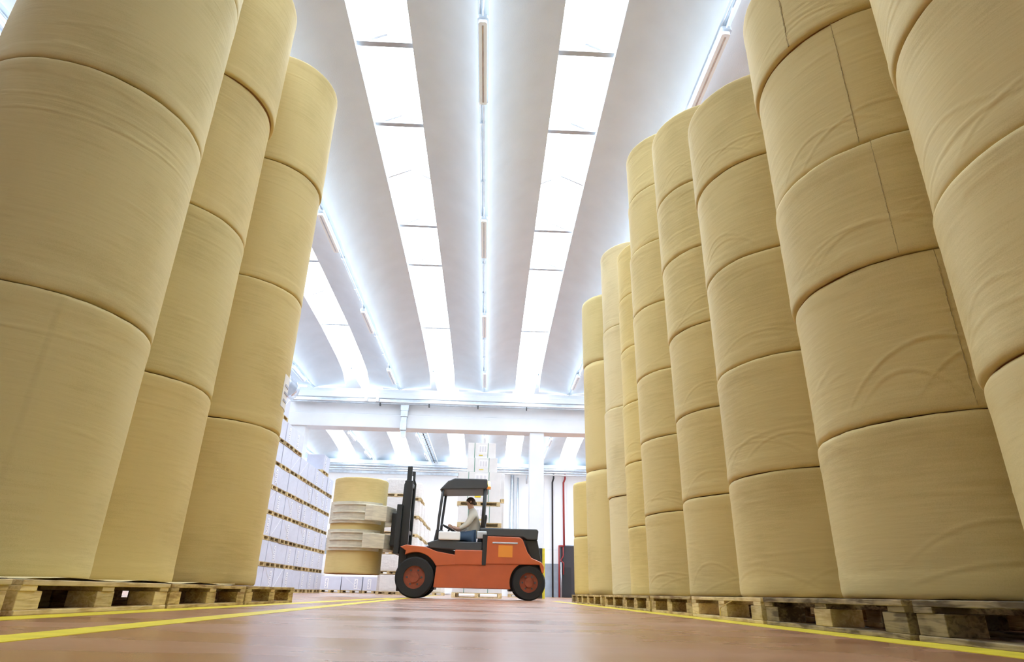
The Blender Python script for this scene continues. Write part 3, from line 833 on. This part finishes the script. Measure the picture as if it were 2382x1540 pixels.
# chassis: side profile extruded across the width
def arc(cx, cz, r, a0, a1, n=12): return [(cx+r*math.cos(math.radians(a0+(a1-a0)*i/n)), cz+r*math.sin(math.radians(a0+(a1-a0)*i/n))) for i in range(n+1)]
prof = [(-1.02, .20), (.42, .20)] + [(a, min(b, .655)) for a, b in arc(.83, .325, .375, 200, 62, 14)] + [(1.06, .655), (1.06, .68), (-.97, .68), (-1.0, .44)]
MB().prism(prof, .02, DW-.02).build('chassis', m_orange, F, bevel=.025)
MB().box(-1.72, -1.02, .26, DW-.26, .16, .93).build('axle_housing', m_blackm, F, bevel=.02)
MB().box(.44, 1.10, .24, DW-.24, .16, .68).build('rear_axle', m_blackm, F, bevel=.02)
# front fender sweeping over the wheel
fen = [(-.62, .62), (-.62, .80), (-1.0, .86), (-1.22, .94), (-1.60, .97), (-1.72, .93), (-1.60, .86)] + [p for p in arc(-1.40, .375, .46, 118, 28, 12)]
MB().prism(fen, .0, .26).build('fender', m_orange, F, bevel=.012)
MB().prism(fen, DW-.26, DW).build('fender', m_orange, F, bevel=.012)
MB().prism([(-.64,.62),(-.04,.62),(-.04,.90),(-.64,.90)], .0, .24).build('side_panel', m_orange, F, bevel=.02)
MB().prism([(-1.0,.66),(-.1,.66),(-.1,.86),(-.55,.86),(-.80,.93),(-1.22,.97),(-1.22,.92)], .24, DW-.24).build('floor_plate', m_greym, F, bevel=.01)
MB().prism([(-1.15,.92),(-.72,.90),(-.1,.84),(-.1,1.06),(-.5,1.05),(-.95,1.10),(-1.2,1.02)], .04, .2).build('cowl', m_greym, F, bevel=.02)
# counterweight: orange, waist flaring to the rear
cw = [(-.06, .64), (-.06, 1.10), (-.02, 1.17), (.64, 1.16), (.70, 1.12), (.80, .88), (.88, .78), (1.08, .70), (1.13, .62), (1.12, .50), (1.08, .50), (1.04, .655)]
MB().prism(cw, .0, DW).build('counterweight', m_orange, F, bevel=.05, seg=4)
MB().box(.22, .50, -.006, .004, .78, 1.0).build('sticker', m_orange2, F)
MB().box(.10, .60, -.010, .004, 1.03, 1.06).build('handle', m_galv, F, bevel=.004)
MB().prism([(-.16,1.17),(-.16,1.33),(.98,1.33),(1.02,1.30),(1.0,1.12),(.80,1.12),(.70,1.17)], .06, DW-.06).build('hood', m_greym, F, bevel=.02)
MB().prism([(.74,1.12),(1.0,1.12),(1.10,.66),(.92,.66)], .12, DW-.12).build('rear_grille', m_blackm, F, bevel=.015)
MB().prism([(-.10,.62),(-.10,1.2),(.0,1.2),(-.02,.62)], -.01, .10).build('side_pillar', m_blackm, F, bevel=.01)
# overhead guard
gy0, gy1 = .12, DW-.12
for y in (gy0, gy1):
    MB().tube([(-1.02, y, .98), (-1.0, y, 1.5), (-.97, y, 1.85), (-.95, y, 2.1)], .028, 10).build('front_post', m_greym, F, smooth=True)
    MB().tube([(-.12, y, 1.25), (-.10, y, 1.7), (-.08, y, 2.15)], .035, 10).build('rear_post', m_blackm, F, smooth=True)
MB().prism([(-1.02,2.06),(-.06,2.10),(-.02,2.14),(-.05,2.30),(-.72,2.30),(-.86,2.24),(-.97,2.12)], gy0-.05, gy1+.05).build('roof_guard', m_greym, F, bevel=.02)
bea = MB().tube([(-.02, .12, 2.10), (-.02, .12, 2.15)], .05, 16).build('beacon', m_orange2, F)
MB().tube([(-.02, .12, 2.15), (-.02, .12, 2.25), (-.02, .12, 2.26)], [.045, .04, .01], 16).build('beacon_lens', m_beacon, bea, smooth=True)
# seat, wheel, dashboard
s = MB().box(-.62, -.14, .34, .82, .96, 1.08).build('seat', m_seat, F, bevel=.04, seg=3)
MB().prism([(-.22,1.06),(-.10,1.06),(-.02,1.62),(-.12,1.62)], .36, .80).build('seat_back', m_seat, F, bevel=.03)
MB().prism([(-1.12,.95),(-.98,.95),(-.90,1.28),(-1.06,1.30)], .3, .86).build('dashboard', m_greym, F, bevel=.02)
st = MB()
cc = Vector((-.80, .58, 1.34)); ax = Vector((.45, 0, .89)).normalized(); u_ = Vector((0,1,0)); v_ = ax.cross(u_)
st.tube([cc+(u_*math.cos(a)+v_*math.sin(a))*.17 for a in np.linspace(0, 2*PI, 25)], .015, 8)
st.tube([cc-v_*.17, cc+v_*.17], .012, 6); st.tube([cc, cc-ax*.18], .02, 8)
st.build('steering_wheel', m_blackm, F, smooth=True)
MB().box(-.98, -.55, .0, .14, 1.08, 1.24).build('control_box', m_white, F, bevel=.02)
MB().box(-.22, -.02, -.0, .12, 1.12, 1.26).build('battery_box', m_galv, F, bevel=.02)
# mast
for y in (.22, DW-.32):
    m = MB(); m.box(-1.76, -1.60, y, y+.10, .12, 2.25).box(-1.73, -1.63, y+.02, y+.08, 2.25, 2.55)
    m.build('mast_channel', m_blackm, F, bevel=.01)
MB().box(-1.74, -1.62, .3, DW-.3, 2.15, 2.24).box(-1.74, -1.62, .3, DW-.3, .3, .4).box(-1.74, -1.62, .3, DW-.3, 1.2, 1.28).build('cross_member', m_blackm, F, bevel=.01)
MB().tube([(-1.68, .58, .2), (-1.68, .58, 2.4)], .035, 12).build('lift_cylinder', m_galv, F, smooth=True)
MB().tube([(-1.62, .35, .85), (-1.15, .35, .98)], .035, 10).build('tilt_cylinder', m_galv, F, smooth=True)
MB().tube([(-1.62, .42, 1.5), (-1.56, .42, 2.2), (-1.66, .42, 2.5), (-1.78, .42, 2.2), (-1.80, .42, 1.4)], .018, 8).build('hose', m_rubber, F, smooth=True)
MB().box(-1.86, -1.76, .08, DW-.08, .80, 1.75).build('carriage', m_blackm, F, bevel=.01)
MB().box(-1.97, -1.86, .25, DW-.25, .95, 1.6).build('clamp_body', m_blackm, F, bevel=.02)
# clamp arms around the held roll
RC = Vector((-2.72, .62))
for (za, zb) in ((1.36, 1.78), (.84, 1.24)):
    for sgn in (-1, 1):
        a = MB()
        outer = [(-1.92, .6+sgn*.15), (-2.05, .6+sgn*.56), (-2.30, .62+sgn*.74), (-2.45, .62+sgn*.76)]
        inner = [(-2.45, .62+sgn*.70), (-2.28, .62+sgn*.67), (-2.12, .6+sgn*.48), (-1.98, .6+sgn*.1)]
        pl = outer+inner
        a.prism(pl, za+.04, zb-.08, axis='z'); a.build('clamp_arm', m_clamp, F, bevel=.01)
        p = MB(); n = 14; ro, ri = .60, .565
        for i in range(n+1):
            t = math.radians(-62+124*i/n)
            for rad in (ri, ro):
                cx = RC.x+rad*math.sin(t)*1.0; cy = RC.y+sgn*rad*math.cos(t)
                p.v += [(cx, cy, za), (cx, cy, zb)]
        for i in range(n):
            b0 = i*4
            p.f += [(b0, b0+4, b0+5, b0+1), (b0+2, b0+3, b0+7, b0+6), (b0, b0+2, b0+6, b0+4), (b0+1, b0+5, b0+7, b0+3)]
        p.f += [(0, 1, 3, 2), (n*4, n*4+2, n*4+3, n*4+1)]; p.m = [0]*len(p.f)
        p.build('clamp_pad', m_clamp, F, smooth=False)
        for zz in np.linspace(za+.06, zb-.06, 3):
            rb = MB(); ptsr = []
            for i in range(9):
                t = math.radians(-45+90*i/8); ptsr.append((RC.x+.612*math.sin(t), RC.y+sgn*.612*math.cos(t), zz))
            rb.tube(ptsr, .018, 6); rb.build('pad_rib', m_clamp, F)
# held roll
me = roll_mesh(.555, 1.86, 777, True, [], None); me.materials.append(K[0]); me.materials.append(m_core)
o = bpy.data.objects.new('paper_roll', me); C.objects.link(o); o.location = (-2.72, 13.62, .41)
tag(o, 'tall brown kraft paper roll held in the clamp of the orange forklift', 'paper roll')

# ---------------------------------------------------------------- driver
def skin(name, joints, edges, mtl, parent=None, root=0, sub=2):
    me = bpy.data.meshes.new(name); me.from_pydata([j[:3] for j in joints], edges, [])
    me.materials.append(mtl)
    o = bpy.data.objects.new(name, me); C.objects.link(o)
    if parent: o.parent = parent
    mo = o.modifiers.new('skin', 'SKIN'); mo.use_smooth_shade = True
    for i, j in enumerate(joints):
        r = j[3]; rr = r if isinstance(r, tuple) else (r, r)
        me.skin_vertices[0].data[i].radius = rr
        me.skin_vertices[0].data[i].use_root = (i == root)
    sd = o.modifiers.new('sub', 'SUBSURF'); sd.levels = sub; sd.render_levels = sub
    return o
# person: pelvis on the seat, facing -x, origin on seat
px, py, pz = -.32, 13.58, 1.10
P = skin('person', [
    (0, 0, .13, (.09, .11)), (.02, 0, .32, (.09, .12)), (.0, 0, .48, (.09, .13)), (-.02, 0, .58, .07), (-.045, 0, .65, .062),
    (-.07, 0, .73, (.085, .075)), (-.08, 0, .82, (.09, .078)), (-.075, 0, .865, (.06, .055)),
    (-.0, .19, .52, .055), (-.10, .24, .32, .045), (-.28, .20, .22, .036), (-.42, .13, .27, .028),
    (-.0, -.19, .52, .055), (-.10, -.24, .32, .045), (-.28, -.20, .22, .036), (-.42, -.13, .27, .028),
    (-.12, .10, .09, .06), (-.42, .13, .07, .052), (-.52, .13, -.10, .045), (-.56, .13, -.26, .04), (-.66, .13, -.28, .03),
    (-.12, -.10, .09, .06), (-.42, -.13, .07, .052), (-.52, -.13, -.10, .045), (-.56, -.13, -.26, .04), (-.66, -.13, -.28, .03)],
    [(0,1),(1,2),(2,3),(3,4),(4,5),(5,6),(6,7),(2,8),(8,9),(9,10),(10,11),(2,12),(12,13),(13,14),(14,15),
     (0,16),(16,17),(17,18),(18,19),(19,20),(0,21),(21,22),(22,23),(23,24),(24,25)], m_skin)
P.location = (px, py, pz)
tag(P, 'person in pale jacket and blue jeans seated in the forklift, hands on its steering wheel', 'person')
skin('jacket', [(.02, 0, .04, (.15, .18)), (.03, 0, .20, (.14, .17)), (.02, 0, .38, (.13, .17)), (.0, 0, .50, (.12, .14)), (-.025, 0, .60, .085), (-.045, 0, .68, .066),
    (0, .12, .52, .10), (-.01, .21, .50, .082), (-.10, .25, .32, .066), (-.27, .20, .22, .05), (0, -.12, .52, .10), (-.01, -.21, .50, .082), (-.10, -.25, .32, .066), (-.27, -.20, .22, .05)],
    [(0,1),(1,2),(2,3),(3,4),(4,5),(3,6),(6,7),(7,8),(8,9),(3,10),(10,11),(11,12),(12,13)], m_vest, P)
skin('trousers', [(.06, 0, .09, (.13, .13)), (-.02, .10, .085, .125), (-.20, .12, .09, .105), (-.42, .13, .075, .088), (-.52, .13, -.08, .066), (-.55, .13, -.24, .055),
    (-.02, -.10, .085, .125), (-.20, -.12, .09, .105), (-.42, -.13, .075, .088), (-.52, -.13, -.08, .066), (-.55, -.13, -.24, .055)],
    [(0,1),(1,2),(2,3),(3,4),(4,5),(0,6),(6,7),(7,8),(8,9),(9,10)], m_jeans, P)
hm = MB(); na, nb = 24, 14; hv = {}
for a in range(na):
    for b_ in range(nb+1):
        th = 2*PI*a/na; ph = PI*.60*b_/nb
        front = max(0.0, -math.cos(th))           # face side is -x
        ph *= (1-.42*front)
        hv[(a, b_)] = len(hm.v)
        hm.v.append((-.066+.108*math.sin(ph)*math.cos(th), .096*math.sin(ph)*math.sin(th), .775+.118*math.cos(ph)+.0025*math.sin(th*9)))
for a in range(na):
    for b_ in range(nb):
        hm.f.append((hv[(a, b_)], hv[(a, b_+1)], hv[((a+1) % na, b_+1)], hv[((a+1) % na, b_)])); hm.m.append(0)
ho = hm.build('hair', m_hair, P, smooth=True); so = ho.modifiers.new('s', 'SOLIDIFY'); so.thickness = .008; so.offset = -1
for s in (-1, 1):
    skin('shoe', [(-.55, s*.13, -.27, (.045, .045)), (-.62, s*.13, -.285, (.04, .035)), (-.72, s*.13, -.29, (.035, .025))], [(0,1),(1,2)], m_shoe, P)
    MB().tube([(-.158, s*.028, .802), (-.166, s*.028, .802)], .012, 10).build('eye', m_dark, P, smooth=True)
    skin('ear', [(-.065, s*.084, .76, .014), (-.06, s*.09, .79, .018), (-.06, s*.088, .815, .012)], [(0,1),(1,2)], m_skin, P, sub=1)
    for q in range(4):
        skin('finger', [(-.42, s*(.13+.0), .27+.012*(q-1.5), .014), (-.475, s*(.125-.004*q), .285+.02*(q-1.5), .010), (-.51, s*.11, .275+.02*(q-1.5), .009), (-.50, s*.09, .262+.02*(q-1.5), .008)], [(0,1),(1,2),(2,3)], m_skin, P, sub=1)
    skin('thumb', [(-.42, s*.125, .27, .014), (-.45, s*.10, .295, .011), (-.475, s*.085, .29, .010)], [(0,1),(1,2)], m_skin, P, sub=1)
skin('nose', [(-.145, 0, .785, .012), (-.172, 0, .765, .014)], [(0,1)], m_skin, P, sub=1)
MB().box(-.150, -.142, -.022, .022, .728, .734).build('mouth', m_red, P)

# ---------------------------------------------------------------- light
W = bpy.data.worlds.new('sky'); SC.world = W; W.use_nodes = True
bg = W.node_tree.nodes['Background']; bg.inputs['Color'].default_value = (0.86, 0.93, 1.0, 1); bg.inputs['Strength'].default_value = 9.0
try: SC.cycles.use_denoising = True; SC.cycles.max_bounces = 8; SC.cycles.diffuse_bounces = 5; SC.cycles.adaptive_threshold = 0.02; SC.cycles.transparent_max_bounces = 8
except Exception: pass
SC.view_settings.view_transform = 'Standard'; SC.view_settings.look = 'None'; SC.view_settings.gamma = 1; SC.view_settings.use_curve_mapping = False
SC.view_settings.exposure = 0.16
